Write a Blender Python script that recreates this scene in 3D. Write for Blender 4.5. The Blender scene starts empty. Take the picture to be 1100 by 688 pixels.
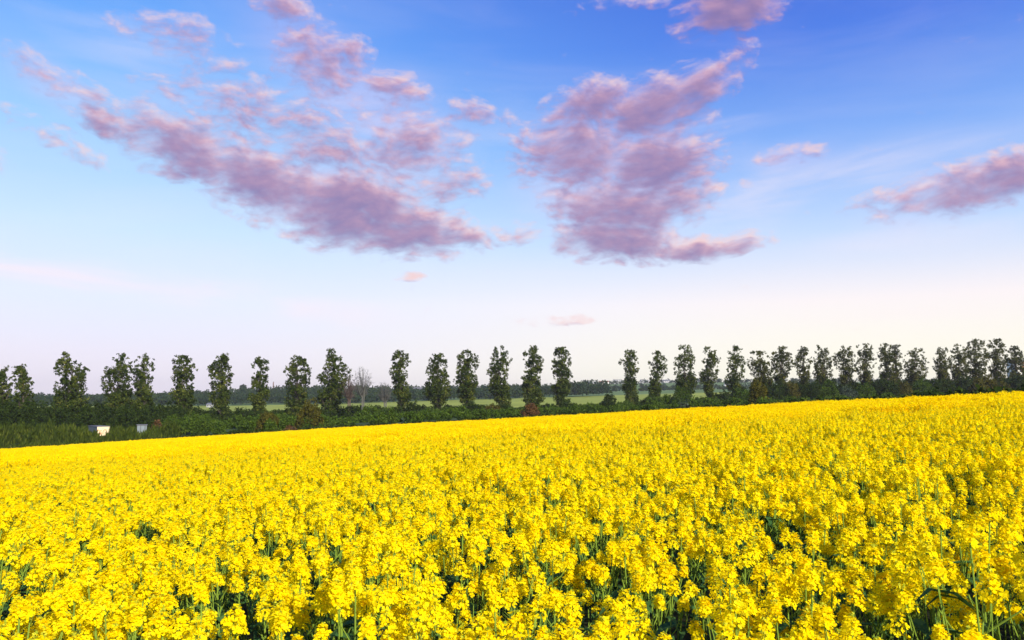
import bpy, bmesh, math, random
import numpy as np
from mathutils import Vector, Matrix, noise as mnoise

R = math.radians
rng = np.random.default_rng(7)
random.seed(7)
scene = bpy.context.scene
COL = scene.collection

# ------------------------------------------------------------------ camera, sky, sun, exposure
F_PX, CX, CY, HOR = 856.0, 550.0, 344.0, 430.0      # 28 mm lens on a 36 mm frame; the level line lies low in the picture
EYE = 1.85
PITCH = math.atan((HOR - CY) / F_PX)
cam_d = bpy.data.cameras.new('camera')
cam = bpy.data.objects.new('camera', cam_d)
COL.objects.link(cam)
cam.location = (0, 0, EYE)
cam.rotation_euler = (R(90) + PITCH, 0, 0)
cam_d.lens = 28.0
cam_d.sensor_width = 36.0
cam_d.sensor_fit = 'HORIZONTAL'
cam_d.clip_start = 0.05
cam_d.clip_end = 20000
scene.camera = cam

SUN_EL, SUN_AZ = R(25), R(150)          # azimuth clockwise from the view direction (+Y)
SUN_DIR = Vector((math.sin(SUN_AZ) * math.cos(SUN_EL), math.cos(SUN_AZ) * math.cos(SUN_EL), math.sin(SUN_EL)))
sun_d = bpy.data.lights.new('sun', 'SUN')
sun_d.energy = 5.0
sun_d.angle = R(0.5)
sun_d.color = (1.0, 0.92, 0.76)
sun = bpy.data.objects.new('sun', sun_d)
COL.objects.link(sun)
sun.rotation_euler = SUN_DIR.to_track_quat('Z', 'Y').to_euler()
sun.location = (60, -20, 60)

vs = scene.view_settings
vs.view_transform = 'Standard'
vs.look = 'None'
vs.exposure = 0.6
vs.gamma = 1.0
vs.use_curve_mapping = False
scene.cycles.use_denoising = True
scene.cycles.denoiser = 'OPENIMAGEDENOISE'
scene.cycles.denoising_input_passes = 'RGB_ALBEDO_NORMAL'
scene.cycles.denoising_prefilter = 'ACCURATE'
scene.cycles.max_bounces = 6
scene.cycles.diffuse_bounces = 3
scene.cycles.transmission_bounces = 3
scene.cycles.volume_bounces = 0
scene.cycles.sample_clamp_indirect = 4.0


def srgb(r, g, b):
    f = lambda c: (c / 255 / 12.92) if c / 255 <= 0.04045 else ((c / 255 + 0.055) / 1.055) ** 2.4
    return (f(r), f(g), f(b), 1.0)


def view_dir(px, py):
    u, v = (px - CX) / F_PX, (CY - py) / F_PX
    c, s = math.cos(PITCH), math.sin(PITCH)
    return Vector((u, c - v * s, s + v * c))


def az_el(px, py):
    d = view_dir(px, py).normalized()
    return math.atan2(d.x, d.y), math.asin(d.z)


class NT:
    """small helper to write shader node graphs"""
    def __init__(self, tree):
        self.t, self.n, self.l = tree, tree.nodes, tree.links

    def set(self, sock, v):
        if isinstance(v, bpy.types.NodeSocket):
            self.l.new(v, sock)
        elif v is not None:
            sock.default_value = v

    def node(self, kind, **kw):
        n = self.n.new(kind)
        for k, v in kw.items():
            setattr(n, k, v)
        return n

    def math(self, op, a, b=None, c=None, clamp=False):
        n = self.node('ShaderNodeMath', operation=op, use_clamp=clamp)
        for i, v in enumerate((a, b, c)):
            if v is not None:
                self.set(n.inputs[i], v)
        return n.outputs[0]

    def vmath(self, op, a, b=None):
        n = self.node('ShaderNodeVectorMath', operation=op)
        self.set(n.inputs[0], a)
        if b is not None:
            self.set(n.inputs[1], b)
        return n.outputs['Value'] if op in ('LENGTH', 'DOT_PRODUCT') else n.outputs[0]

    def comb(self, x, y, z):
        n = self.node('ShaderNodeCombineXYZ')
        for i, v in enumerate((x, y, z)):
            self.set(n.inputs[i], v)
        return n.outputs[0]

    def sep(self, v):
        n = self.node('ShaderNodeSeparateXYZ')
        self.set(n.inputs[0], v)
        return n.outputs

    def noise(self, vec, scale, detail=2.0, rough=0.5, dist=0.0):
        n = self.node('ShaderNodeTexNoise')
        self.set(n.inputs['Vector'], vec)
        n.inputs['Scale'].default_value = scale
        n.inputs['Detail'].default_value = detail
        n.inputs['Roughness'].default_value = rough
        n.inputs['Distortion'].default_value = dist
        return n.outputs[0]

    def smooth(self, v, a, b, lo=0.0, hi=1.0, kind='SMOOTHSTEP'):
        n = self.node('ShaderNodeMapRange', interpolation_type=kind)
        self.set(n.inputs[0], v)
        for i, x in enumerate((a, b, lo, hi)):
            n.inputs[i + 1].default_value = x
        return n.outputs[0]

    def mix(self, fac, a, b, mode='MIX'):
        n = self.node('ShaderNodeMix', data_type='RGBA', blend_type=mode)
        self.set(n.inputs[0], fac)
        self.set(n.inputs[6], a)
        self.set(n.inputs[7], b)
        return n.outputs[2]

    def ramp(self, fac, stops, kind='LINEAR'):
        n = self.node('ShaderNodeValToRGB')
        cr = n.color_ramp
        cr.interpolation = kind
        while len(cr.elements) < len(stops):
            cr.elements.new(0.5)
        for e, (p, c) in zip(cr.elements, stops):
            e.position = p
            e.color = c
        self.set(n.inputs[0], fac)
        return n.outputs[0]


def build_world():
    w = bpy.data.worlds.new('World')
    scene.world = w
    w.use_nodes = True
    w.cycles.sampling_method = 'MANUAL'
    w.cycles.sample_map_resolution = 512
    T = NT(w.node_tree)
    T.n.clear()
    out = T.node('ShaderNodeOutputWorld')
    bg = T.node('ShaderNodeBackground')
    T.l.new(bg.outputs[0], out.inputs[0])
    bg.inputs[1].default_value = 0.1
    sky = T.node('ShaderNodeTexSky', sky_type='NISHITA')
    sky.sun_disc = False
    sky.sun_elevation = SUN_EL
    sky.sun_rotation = SUN_AZ
    sky.air_density = 1.0
    sky.dust_density = 0.6
    sky.ozone_density = 2.0
    d = T.node('ShaderNodeTexCoord').outputs['Generated']
    x, y, z = T.sep(d)
    az = T.math('ARCTAN2', x, y)
    el = T.math('ARCSINE', z)
    P = T.comb(az, el, 0.0)
    # clear sky: the air of this evening, deep blue aloft and lavender to cream at the horizon, warmer towards the sun
    k = T.smooth(el, -0.02, 0.55, kind='LINEAR')
    def stops(rows):
        return [(p, srgb(*c)) for p, c in rows]
    left = T.ramp(k, stops([(0.0, (232, 221, 234)), (0.13, (232, 225, 243)), (0.24, (224, 230, 250)), (0.38, (200, 225, 251)),
                            (0.58, (150, 200, 250)), (0.78, (104, 166, 246)), (1.0, (70, 132, 232))]))
    right = T.ramp(k, stops([(0.0, (255, 249, 220)), (0.10, (255, 250, 228)), (0.24, (250, 240, 240)), (0.38, (190, 214, 249)),
                             (0.58, (122, 168, 242)), (0.78, (70, 120, 226)), (1.0, (44, 82, 204))]))
    side = T.smooth(az, -0.5, 0.42)
    clear = T.mix(side, left, right)
    clear10 = T.vmath('SCALE', clear)
    clear10.node.inputs['Scale'].default_value = 7.4
    base = T.mix(0.90, sky.outputs[0], clear10)
    # thin high haze streaks
    wv = T.node('ShaderNodeMapping')
    T.set(wv.inputs['Vector'], P)
    wv.inputs['Rotation'].default_value = (0, 0, R(-9))
    wv.inputs['Scale'].default_value = (2.0, 11.0, 1.0)
    wn = T.noise(wv.outputs[0], 1.6, 6.0, 0.55, 0.6)

    def ell(vec, rows, soft=0.0):
        """largest of a set of soft ellipses given by picture position (px), radii, tilt, weight"""
        tot = None
        for (px, py, rx, ry, rot, wgt) in rows:
            a, e = az_el(px, py)
            m = T.node('ShaderNodeMapping', vector_type='TEXTURE')
            if tot is None:
                T.set(m.inputs['Vector'], vec)
            else:               # one after the other: keeps the compiled shader's memory small
                sq = T.node('ShaderNodeVectorMath', operation='MULTIPLY_ADD')
                T.set(sq.inputs[0], tot)
                sq.inputs[1].default_value = (0, 0, 1e-9)
                T.set(sq.inputs[2], vec)
                T.set(m.inputs['Vector'], sq.outputs[0])
            m.inputs['Location'].default_value = (a, e, 0)
            m.inputs['Rotation'].default_value = (0, 0, -R(rot))
            m.inputs['Scale'].default_value = (rx / F_PX, ry / F_PX, 1)
            q = T.smooth(T.vmath('LENGTH', m.outputs[0]), soft, 1.0, wgt, 0.0)
            tot = q if tot is None else T.math('SMOOTH_MAX', tot, q, 0.12)
        return tot

    wisps = ell(P, [(40, 292, 240, 30, 5, 0.8), (260, 322, 300, 30, 6, 0.65), (820, 205, 70, 60, -20, 0.5),
                    (900, 195, 230, 40, -8, 0.62), (760, 120, 120, 90, 20, 0.25), (1000, 250, 180, 30, -4, 0.3),
                    (610, 343, 90, 12, -2, 0.55), (900, 345, 200, 12, -2, 0.4), (140, 40, 160, 60, 10, 0.25), (640, 185, 230, 130, 10, 0.3), (380, 150, 260, 110, 15, 0.3)])
    wa = T.math('MULTIPLY', wisps, T.smooth(wn, 0.38, 0.72), clamp=True)
    base = T.mix(wa, base, (6.9, 5.9, 6.3, 1))
    # flocked evening clouds
    CL = [  # the long cloud at the left
        (120, 130, 66, 26, 16, 0.70), (200, 158, 112, 50, 20, 0.95), (285, 195, 130, 58, 20, 0.95), (385, 226, 150, 64, 10, 1.08),
        (430, 246, 120, 46, 8, 1.10), (492, 254, 80, 26, 2, 0.80), (245, 208, 90, 30, 28, 0.50),
        # its loose flock above
        (300, 4, 46, 24, 6, 0.80), (345, 62, 84, 52, 22, 0.72), (335, 85, 70, 36, 20, 0.62), (384, 54, 40, 26, 0, 0.72), (425, 92, 62, 26, 14, 0.74),
        (440, 160, 110, 66, 0, 0.70), (350, 160, 130, 50, 8, 0.66), (60, 150, 90, 24, 20, 0.36), (185, 95, 60, 26, 10, 0.40), (265, 100, 60, 22, 0, 0.48), (510, 122, 50, 24, 8, 0.68), (205, 42, 90, 34, 10, 0.42), (240, 70, 34, 16, 0, 0.58), (300, 125, 190, 50, 10, 0.54),
        (34, 74, 54, 26, 25, 0.46), (95, 100, 60, 30, 30, 0.42), (146, 26, 44, 18, 10, 0.36), (480, 195, 70, 40, 0, 0.62),
        # the broad cloud right of the middle
        (640, 108, 92, 38, -14, 0.90), (705, 115, 100, 52, -10, 0.95), (745, 100, 66, 40, -20, 0.86), (630, 165, 112, 66, 0, 0.95), (705, 175, 100, 62, 0, 0.98),
        (665, 222, 120, 54, 5, 1.02), (660, 258, 112, 40, 4, 1.06), (730, 215, 66, 40, -4, 0.78), (752, 265, 110, 20, -2, 0.86), (545, 250, 70, 22, 0, 0.50), (572, 165, 50, 60, 0, 0.40), (545, 132, 50, 26, 0, 0.40),
        # top edge, right edge and small scraps
        (790, 4, 92, 44, -10, 1.1), (690, 0, 100, 12, 0, 0.40), (790, 66, 34, 26, -40, 0.56), (1040, 200, 116, 36, -8, 0.92), (1095, 188, 84, 36, -10, 1.0),
        (955, 211, 60, 14, -4, 0.52), (838, 166, 44, 15, -6, 0.56), (874, 162, 26, 16, 0, 0.60), (435, 301, 26, 8, 0, 0.62), (600, 344, 66, 11, -3, 0.46),
        (800, 198, 18, 9, 0, 0.4), (560, -40, 120, 30, 0, 0.8), (1250, 120, 120, 40, -8, 0.9), (-120, 150, 120, 40, 8, 0.8)]
    VEIL = [(290, 175, 240, 80, 18, 0.9), (400, 130, 150, 110, 25, 0.8), (330, 60, 120, 70, 20, 0.6), (650, 185, 150, 130, 0, 0.8), (1030, 205, 150, 45, -8, 0.7), (60, 90, 110, 40, 25, 0.6), (850, 168, 70, 24, -6, 0.5)]
    warp = T.noise(P, 9.0, 3.0, 0.5)

    def density(vec, fine):
        m = T.node('ShaderNodeMapping')
        T.set(m.inputs['Vector'], vec)
        m.inputs['Scale'].default_value = (1.0, 1.9, 1.0)
        n = T.noise(m.outputs[0], 13.0, 3.0, 0.5, 0.2)
        n2 = T.noise(m.outputs[0], 40.0, fine, 0.54, 0.1)
        e = ell(vec, CL, 0.15)
        amp = T.smooth(e, 0.3, 1.0, 2.1, 1.0)
        nn = T.math('ADD', T.math('MULTIPLY', T.math('SUBTRACT', n, 0.5), 0.95), T.math('MULTIPLY', T.math('SUBTRACT', n2, 0.5), amp))
        return T.math('ADD', T.math('ADD', e, nn), T.smooth(e, 0.0, 0.22, -0.6, 0.0))
    wrp = T.math('MULTIPLY', T.math('SUBTRACT', warp, 0.5), 0.05)
    Pw = T.vmath('ADD', P, T.comb(wrp, T.math('MULTIPLY', wrp, 0.6), 0.0))
    den = density(Pw, 7.0)
    sq0 = T.node('ShaderNodeVectorMath', operation='MULTIPLY_ADD')
    T.set(sq0.inputs[0], den)
    sq0.inputs[1].default_value = (0, 0, 1e-9)
    T.set(sq0.inputs[2], T.vmath('ADD', Pw, (0.006, 0.011, 0.0)))
    den_off = density(sq0.outputs[0], 4.0)
    alpha = T.smooth(den, 0.04, 1.12)
    alpha = T.math('MULTIPLY', alpha, 0.92)
    veil = T.math('MULTIPLY', T.smooth(ell(Pw, VEIL, 0.1), 0.05, 1.0), T.smooth(wn, 0.25, 0.75, 0.25, 1.0))
    base = T.mix(T.math('MULTIPLY', veil, 0.42), base, (5.6, 4.3, 5.9, 1))
    thick = T.smooth(den, 0.35, 1.25)
    gain = T.smooth(den, 0.5, 1.3, 0.80, 0.45)
    lit = T.math('ADD', T.math('MULTIPLY', T.math('SUBTRACT', den, den_off), gain), 0.60)
    lit = T.math('SUBTRACT', lit, T.math('MULTIPLY', thick, 0.34), clamp=True)
    ccol = T.ramp(lit, stops([(0.0, (122, 110, 166)), (0.25, (150, 126, 172)), (0.45, (176, 142, 178)), (0.7, (216, 172, 190)), (1.0, (248, 210, 208))]))
    ccol10 = T.vmath('SCALE', ccol)
    ccol10.node.inputs['Scale'].default_value = 6.7
    final = T.mix(alpha, base, ccol10)
    T.l.new(final, bg.inputs[0])


build_world()

# ------------------------------------------------------------------ helpers
def tag(o, label=None, cat=None, group=None, kind=None):
    if label: o['label'] = label
    if cat: o['category'] = cat
    if group: o['group'] = group
    if kind: o['kind'] = kind
    return o


def empty(name, loc, label=None, cat=None, group=None, rz=0.0):
    o = bpy.data.objects.new(name, None)
    COL.objects.link(o)
    o.location = loc
    o.rotation_euler = (0, 0, rz)
    o.empty_display_size = 0.2
    return tag(o, label, cat, group)


def at(px, py, Y):
    d = view_dir(px, py)
    return Vector((0, 0, EYE)) + d * (Y / d.y)


class Quads:
    """collects loose quads (leaves, petals, stalk sides) into one mesh"""
    def __init__(self):
        self.q, self.m, self.v = [], [], []

    def add(self, q, mat=0, var=None):
        q = np.asarray(q, dtype=np.float32).reshape(-1, 4, 3)
        self.q.append(q)
        self.m.append(np.full(len(q), mat, dtype=np.int32))
        self.v.append(np.asarray(var if var is not None else rng.random(len(q)), dtype=np.float32) * np.ones(len(q), dtype=np.float32))

    def tube(self, pts, rad, sides=4, mat=0, var=0.5):
        pts = [Vector(p) for p in pts]
        rings = []
        for i, p in enumerate(pts):
            t = (pts[min(i + 1, len(pts) - 1)] - pts[max(i - 1, 0)])
            t = t.normalized() if t.length > 1e-9 else Vector((0, 0, 1))
            a = t.cross(Vector((0.3, 1, 0.1))).normalized()
            b = t.cross(a)
            rings.append([p + (a * math.cos(2 * math.pi * k / sides) + b * math.sin(2 * math.pi * k / sides)) * rad[i] for k in range(sides)])
        qs = [[rings[i][k], rings[i][(k + 1) % sides], rings[i + 1][(k + 1) % sides], rings[i + 1][k]] for i in range(len(pts) - 1) for k in range(sides)]
        self.add(np.array([[tuple(c) for c in q] for q in qs]), mat, np.full(len(qs), var))

    def arrays(self):
        return np.concatenate(self.q), np.concatenate(self.m), np.concatenate(self.v)

    def build(self, name, mats, parent=None, off=(0, 0, 0), link=True):
        q, m, v = self.arrays()
        me = quad_mesh(name, q + np.asarray(off, dtype=np.float32), m, v, mats)
        return obj(name, me, parent) if link else me


def quad_mesh(name, q, m, v, mats):
    me = bpy.data.meshes.new(name)
    n = len(q)
    me.vertices.add(n * 4)
    me.vertices.foreach_set('co', np.ascontiguousarray(q, dtype=np.float32).ravel())
    me.loops.add(n * 4)
    me.polygons.add(n)
    me.polygons.foreach_set('loop_start', np.arange(0, n * 4, 4, dtype=np.int32))
    me.loops.foreach_set('vertex_index', np.arange(n * 4, dtype=np.int32))
    for mt in mats:
        me.materials.append(mt)
    me.polygons.foreach_set('material_index', m.astype(np.int32))
    a = me.attributes.new('var', 'FLOAT', 'POINT')
    a.data.foreach_set('value', np.repeat(v, 4).astype(np.float32))
    me.update(calc_edges=True)
    return me


def obj(name, me, parent=None):
    o = bpy.data.objects.new(name, me)
    COL.objects.link(o)
    if parent is not None:
        o.parent = parent
    return o


def mat_new(name):
    m = bpy.data.materials.new(name)
    m.use_nodes = True
    T = NT(m.node_tree)
    T.n.clear()
    out = T.node('ShaderNodeOutputMaterial')
    return m, T, out


def leaf_mat(name, stops, trans=0.3, tcol=None, gloss=0.0, per_object=0.0, noise_scale=None):
    """thin vegetation: diffuse with light coming through, colour varying from leaf to leaf"""
    m, T, out = mat_new(name)
    at_ = T.node('ShaderNodeAttribute', attribute_name='var')
    fac = at_.outputs['Fac']
    if per_object:
        oi = T.node('ShaderNodeObjectInfo')
        fac = T.math('ADD', T.math('MULTIPLY', fac, 1 - per_object), T.math('MULTIPLY', oi.outputs['Random'], per_object))
    if noise_scale:
        g = T.node('ShaderNodeNewGeometry')
        nz = T.noise(g.outputs['Position'], noise_scale, 2.0)
        fac = T.math('ADD', T.math('MULTIPLY', fac, 0.55), T.math('MULTIPLY', T.smooth(nz, 0.3, 0.7), 0.45))
    col = T.ramp(fac, stops)
    dif = T.node('ShaderNodeBsdfDiffuse')
    T.l.new(col, dif.inputs[0])
    tr = T.node('ShaderNodeBsdfTranslucent')
    if tcol:
        T.l.new(T.mix(1.0, col, tcol, 'MULTIPLY'), tr.inputs[0])
    else:
        T.l.new(col, tr.inputs[0])
    mx = T.node('ShaderNodeMixShader')
    mx.inputs[0].default_value = trans
    T.l.new(dif.outputs[0], mx.inputs[1])
    T.l.new(tr.outputs[0], mx.inputs[2])
    res = mx.outputs[0]
    if gloss:
        gl = T.node('ShaderNodeBsdfGlossy')
        gl.inputs['Roughness'].default_value = 0.45
        m2 = T.node('ShaderNodeMixShader')
        m2.inputs[0].default_value = gloss
        T.l.new(res, m2.inputs[1])
        T.l.new(gl.outputs[0], m2.inputs[2])
        res = m2.outputs[0]
    T.l.new(res, out.inputs[0])
    return m


def solid_mat(name, col, rough=0.7, noise_scale=3.0, amount=0.25):
    m, T, out = mat_new(name)
    p = T.node('ShaderNodeBsdfPrincipled')
    co = T.node('ShaderNodeTexCoord').outputs['Object']
    nz = T.noise(co, noise_scale, 4.0, 0.6)
    c1 = tuple(c * (1 - amount) for c in col[:3]) + (1,)
    c2 = tuple(min(1, c * (1 + amount)) for c in col[:3]) + (1,)
    T.l.new(T.mix(T.smooth(nz, 0.3, 0.7), c1, c2), p.inputs['Base Color'])
    p.inputs['Roughness'].default_value = rough
    T.l.new(p.outputs[0], out.inputs[0])
    return m


M_PETAL = leaf_mat('petal', [(0.0, (0.93, 0.60, 0.001, 1)), (0.3, (0.97, 0.74, 0.003, 1)), (0.8, (0.97, 0.82, 0.008, 1)), (1.0, (0.98, 0.86, 0.04, 1))], 0.45, per_object=0.3)
M_BUD = leaf_mat('bud', [(0.0, (0.25, 0.32, 0.02, 1)), (1.0, (0.62, 0.58, 0.03, 1))], 0.2)
M_STALK = leaf_mat('stalk', [(0.0, (0.13, 0.21, 0.022, 1)), (1.0, (0.25, 0.35, 0.05, 1))], 0.1)
M_BLADE = leaf_mat('rape_leaf', [(0.0, (0.035, 0.095, 0.025, 1)), (1.0, (0.085, 0.17, 0.045, 1))], 0.25, gloss=0.012)
M_BARK = solid_mat('bark', (0.06, 0.048, 0.038), 0.9, 1.5, 0.4)
M_TWIG = solid_mat('grey_twigs', (0.080, 0.080, 0.070), 0.9, 1.0, 0.3)
M_RTWIG = solid_mat('red_twigs', (0.080, 0.056, 0.045), 0.9, 1.0, 0.3)
M_POPLAR = leaf_mat('poplar_leaves', [(0.0, (0.015, 0.026, 0.006, 1)), (0.45, (0.036, 0.058, 0.011, 1)), (0.8, (0.105, 0.130, 0.024, 1)), (1.0, (0.16, 0.15, 0.030, 1))], 0.30, noise_scale=0.35)
M_POPLAR_W = leaf_mat('poplar_leaves_warm', [(0.0, (0.017, 0.025, 0.006, 1)), (0.45, (0.040, 0.054, 0.012, 1)), (0.8, (0.115, 0.120, 0.026, 1)), (1.0, (0.18, 0.145, 0.045, 1))], 0.32, noise_scale=0.35)
BUSH = {
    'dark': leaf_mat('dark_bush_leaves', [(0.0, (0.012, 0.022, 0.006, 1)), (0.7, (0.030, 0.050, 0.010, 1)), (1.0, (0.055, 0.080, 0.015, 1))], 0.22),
    'green': leaf_mat('green_bush_leaves', [(0.0, (0.026, 0.050, 0.008, 1)), (0.7, (0.066, 0.110, 0.014, 1)), (1.0, (0.12, 0.17, 0.022, 1))], 0.28),
    'olive': leaf_mat('olive_bush_leaves', [(0.0, (0.036, 0.040, 0.008, 1)), (0.7, (0.095, 0.088, 0.014, 1)), (1.0, (0.16, 0.125, 0.018, 1))], 0.28),
    'red': leaf_mat('red_bush_leaves', [(0.0, (0.05, 0.030, 0.012, 1)), (0.7, (0.13, 0.066, 0.028, 1)), (1.0, (0.18, 0.10, 0.045, 1))], 0.2),
    'grey': leaf_mat('grey_bush_leaves', [(0.0, (0.03, 0.045, 0.028, 1)), (0.7, (0.06, 0.085, 0.055, 1)), (1.0, (0.10, 0.13, 0.09, 1))], 0.2),
    'reed': leaf_mat('reed_leaves', [(0.0, (0.020, 0.034, 0.006, 1)), (0.6, (0.052, 0.075, 0.011, 1)), (1.0, (0.115, 0.13, 0.020, 1))], 0.3),
}
M_WOODS = leaf_mat('far_wood_leaves', [(0.0, (0.012, 0.026, 0.012, 1)), (0.6, (0.026, 0.048, 0.018, 1)), (1.0, (0.055, 0.080, 0.025, 1))], 0.2)

# ------------------------------------------------------------------ terrain
FA, FB = 0.0612, -0.0169                 # the rape field is one tilted plane: up to the right, down ahead
CANOPY = 1.10
ET = np.array([-3.0, -0.9, -0.643, -0.41, -0.175, 0.0, 0.29, 0.456, 0.643, 0.80, 1.2, 3.0])
ED = np.array([70, 100, 110, 127, 131, 99, 78, 61, 45, 38, 30, 20.0])


def edge_dist(t):
    return np.interp(t, ET, ED)


BACK_PX = np.array([-900, -200, 0, 150, 250, 300, 350, 450, 620, 750, 900, 1100, 1300, 2000.0])
BACK_Y = np.array([150, 200, 330, 600, 700, 900, 1500, 2500, 4000.0])
zpy = lambda Y, py: EYE + Y * (HOR - py) / F_PX
BACK_Z = np.array([
    [-6.5, -6.2, -6.0, -5.2, -4.4, -4.0, -3.6, -2.4, -1.8, -1.2, 0.2, 0.9, 1.5, 2],
    [-6, -5.4, -5.0, -4.2, -3.6, -3.2, -3.0, -1.9, -1.2, -0.5, 1.0, 2.0, 3.0, 3],
    [-7, -6.0, -6.0, -5.2, -4.2, -3.6, -3.0, -2.0, -1.5, -0.5, 1.0, 3.0, 3.0, 3],
    [zpy(600, p) for p in (438, 438, 438, 437, 437, 437, 436, 432, 428, 424.5, 421, 418, 418, 418)],
    [zpy(700, p) for p in (437, 437, 437, 436, 436, 435, 434, 431, 426, 422, 419, 417, 417, 417)],
    [zpy(900, p) for p in (435, 435, 434, 432, 427, 424, 423, 424, 422, 419, 417, 416, 416, 416)],
    [zpy(1500, p) for p in (432, 432, 431, 428, 424, 420, 419, 420, 414, 411.3, 411, 412, 413, 413)],
    [zpy(2500, p) for p in (430, 430, 430, 428, 426, 425, 424, 424, 420, 420, 420, 420, 420, 420)],
    [zpy(4000, p) for p in (430, 430, 430, 430, 428, 428, 428, 428, 425, 425, 425, 425, 425, 425)]])
BACK_T = (BACK_PX - CX) / F_PX


def back_z(t, Y):
    """heights behind the rape field, interpolated from a few survey rows"""
    t, Y = np.broadcast_arrays(np.asarray(t, float), np.asarray(Y, float))
    rows = np.stack([np.interp(t, BACK_T, r) for r in BACK_Z], 0)
    i = np.clip(np.searchsorted(BACK_Y, Y) - 1, 0, len(BACK_Y) - 2)
    f = np.clip((Y - BACK_Y[i]) / (BACK_Y[i + 1] - BACK_Y[i]), 0, 1)
    f = f * f * (3 - 2 * f)
    a = np.take_along_axis(rows, i[None], 0)[0]
    b = np.take_along_axis(rows, (i + 1)[None], 0)[0]
    return a * (1 - f) + b * f


def ground_z(x, y):
    x, y = np.broadcast_arrays(np.asarray(x, float), np.asarray(y, float))
    yy = np.maximum(y, 1e-3)
    t = np.clip(x / yy, -3, 3)
    D = edge_dist(t)
    zf = FA * np.clip(x, -160, 160) + FB * np.clip(y, -100, 150)
    zb = back_z(t, np.maximum(yy, 150))
    w = np.clip((y - D - 1.5) / np.maximum(45 - 0.1 * D, 20), 0, 1)
    w = w * w * (3 - 2 * w)
    w = np.where(y < 5, 0, w)
    return zf * (1 - w) + zb * w


def gz(x, y):
    return float(ground_z(x, y))


def build_ground():
    fy = np.concatenate([np.arange(-60, 0, 6.0), np.arange(0, 30, 1.5), np.arange(30, 200, 4.0), np.geomspace(200, 2600, 56)])
    ts = np.concatenate([np.linspace(-3, -0.9, 22)[:-1], np.linspace(-0.9, 0.9, 121), np.linspace(0.9, 3, 22)[1:]])
    V = []
    for y in fy:
        reach = max(abs(y), 14.0)
        xs = ts * reach
        V.append(np.stack([xs, np.full_like(xs, y), ground_z(xs, y)], 1))
    V = np.array(V)
    # the ground far to the sides and behind is carried on by a wide skirt below
    nr, nc = V.shape[:2]
    faces = [(r * nc + c, r * nc + c + 1, (r + 1) * nc + c + 1, (r + 1) * nc + c) for r in range(nr - 1) for c in range(nc - 1)]
    me = bpy.data.meshes.new('ground')
    me.from_pydata(V.reshape(-1, 3).tolist(), [], faces)
    me.polygons.foreach_set('use_smooth', np.ones(len(faces), dtype=bool))
    # crops: 0 soil under rape, then grass, pasture, striped plots
    P = V.reshape(-1, 3)
    t = P[:, 0] / np.maximum(P[:, 1], 1)
    col = np.zeros((len(P), 4), dtype=np.float32)
    col[:] = (0.045, 0.07, 0.022, 1)
    inside = P[:, 1] < edge_dist(np.clip(t, -3, 3)) + 1
    col[inside] = (0.035, 0.040, 0.020, 1)
    past = (P[:, 1] > 250) & (P[:, 1] < 690)
    col[past] = (0.25, 0.29, 0.045, 1)
    far = P[:, 1] >= 690
    col[far] = (0.11, 0.17, 0.055, 1)
    ca = me.color_attributes.new('crop', 'FLOAT_COLOR', 'POINT')
    ca.data.foreach_set('color', col.ravel())
    m, T, out = mat_new('ground')
    p = T.node('ShaderNodeBsdfPrincipled')
    p.inputs['Roughness'].default_value = 0.95
    p.inputs['Specular IOR Level'].default_value = 0.1
    crop = T.node('ShaderNodeAttribute', attribute_name='crop').outputs['Color']
    pos = T.node('ShaderNodeNewGeometry').outputs['Position']
    n1 = T.noise(pos, 0.02, 5.0, 0.6)
    n2 = T.noise(pos, 1.2, 4.0, 0.65)
    k = T.math('ADD', T.math('MULTIPLY', T.smooth(n1, 0.3, 0.7), 0.5), T.math('MULTIPLY', T.smooth(n2, 0.25, 0.75), 0.5))
    v = T.mix(k, (0.62, 0.66, 0.7, 1), (1.35, 1.3, 1.15, 1))
    T.l.new(T.mix(1.0, crop, v, 'MULTIPLY'), p.inputs['Base Color'])
    T.l.new(p.outputs[0], out.inputs[0])
    me.materials.append(m)
    tag(obj('ground', me), kind='structure')
    # countryside that carries on past the modelled strip, well below it
    bm = bmesh.new()
    bmesh.ops.create_circle(bm, cap_ends=True, radius=4000, segments=64, matrix=Matrix.Translation((0, 0, -14)))
    me2 = bpy.data.meshes.new('terrain')
    bm.to_mesh(me2); bm.free()
    ca = me2.color_attributes.new('crop', 'FLOAT_COLOR', 'POINT')
    ca.data.foreach_set('color', np.tile((0.06, 0.10, 0.035, 1), len(me2.vertices)).astype(np.float32))
    me2.materials.append(m)
    tag(obj('terrain', me2), kind='structure')


build_ground()

# haze: the air between here and the far hills
def build_haze():
    bm = bmesh.new()
    bmesh.ops.create_cube(bm, size=1.0)
    me = bpy.data.meshes.new('haze')
    bm.to_mesh(me); bm.free()
    z0, z1 = -16.0, 80.0
    o = obj('haze', me)
    o.scale = (8100, 8100, z1 - z0)
    o.location = (0, 0, (z0 + z1) / 2)
    m, T, out = mat_new('haze')
    v = T.node('ShaderNodeVolumePrincipled')
    v.inputs['Color'].default_value = (0.97, 0.93, 0.95, 1)
    v.inputs['Density'].default_value = 0.00011
    v.inputs['Anisotropy'].default_value = 0.2
    T.l.new(v.outputs[0], out.inputs['Volume'])
    me.materials.append(m)
    tag(o, kind='stuff')


build_haze()

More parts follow.
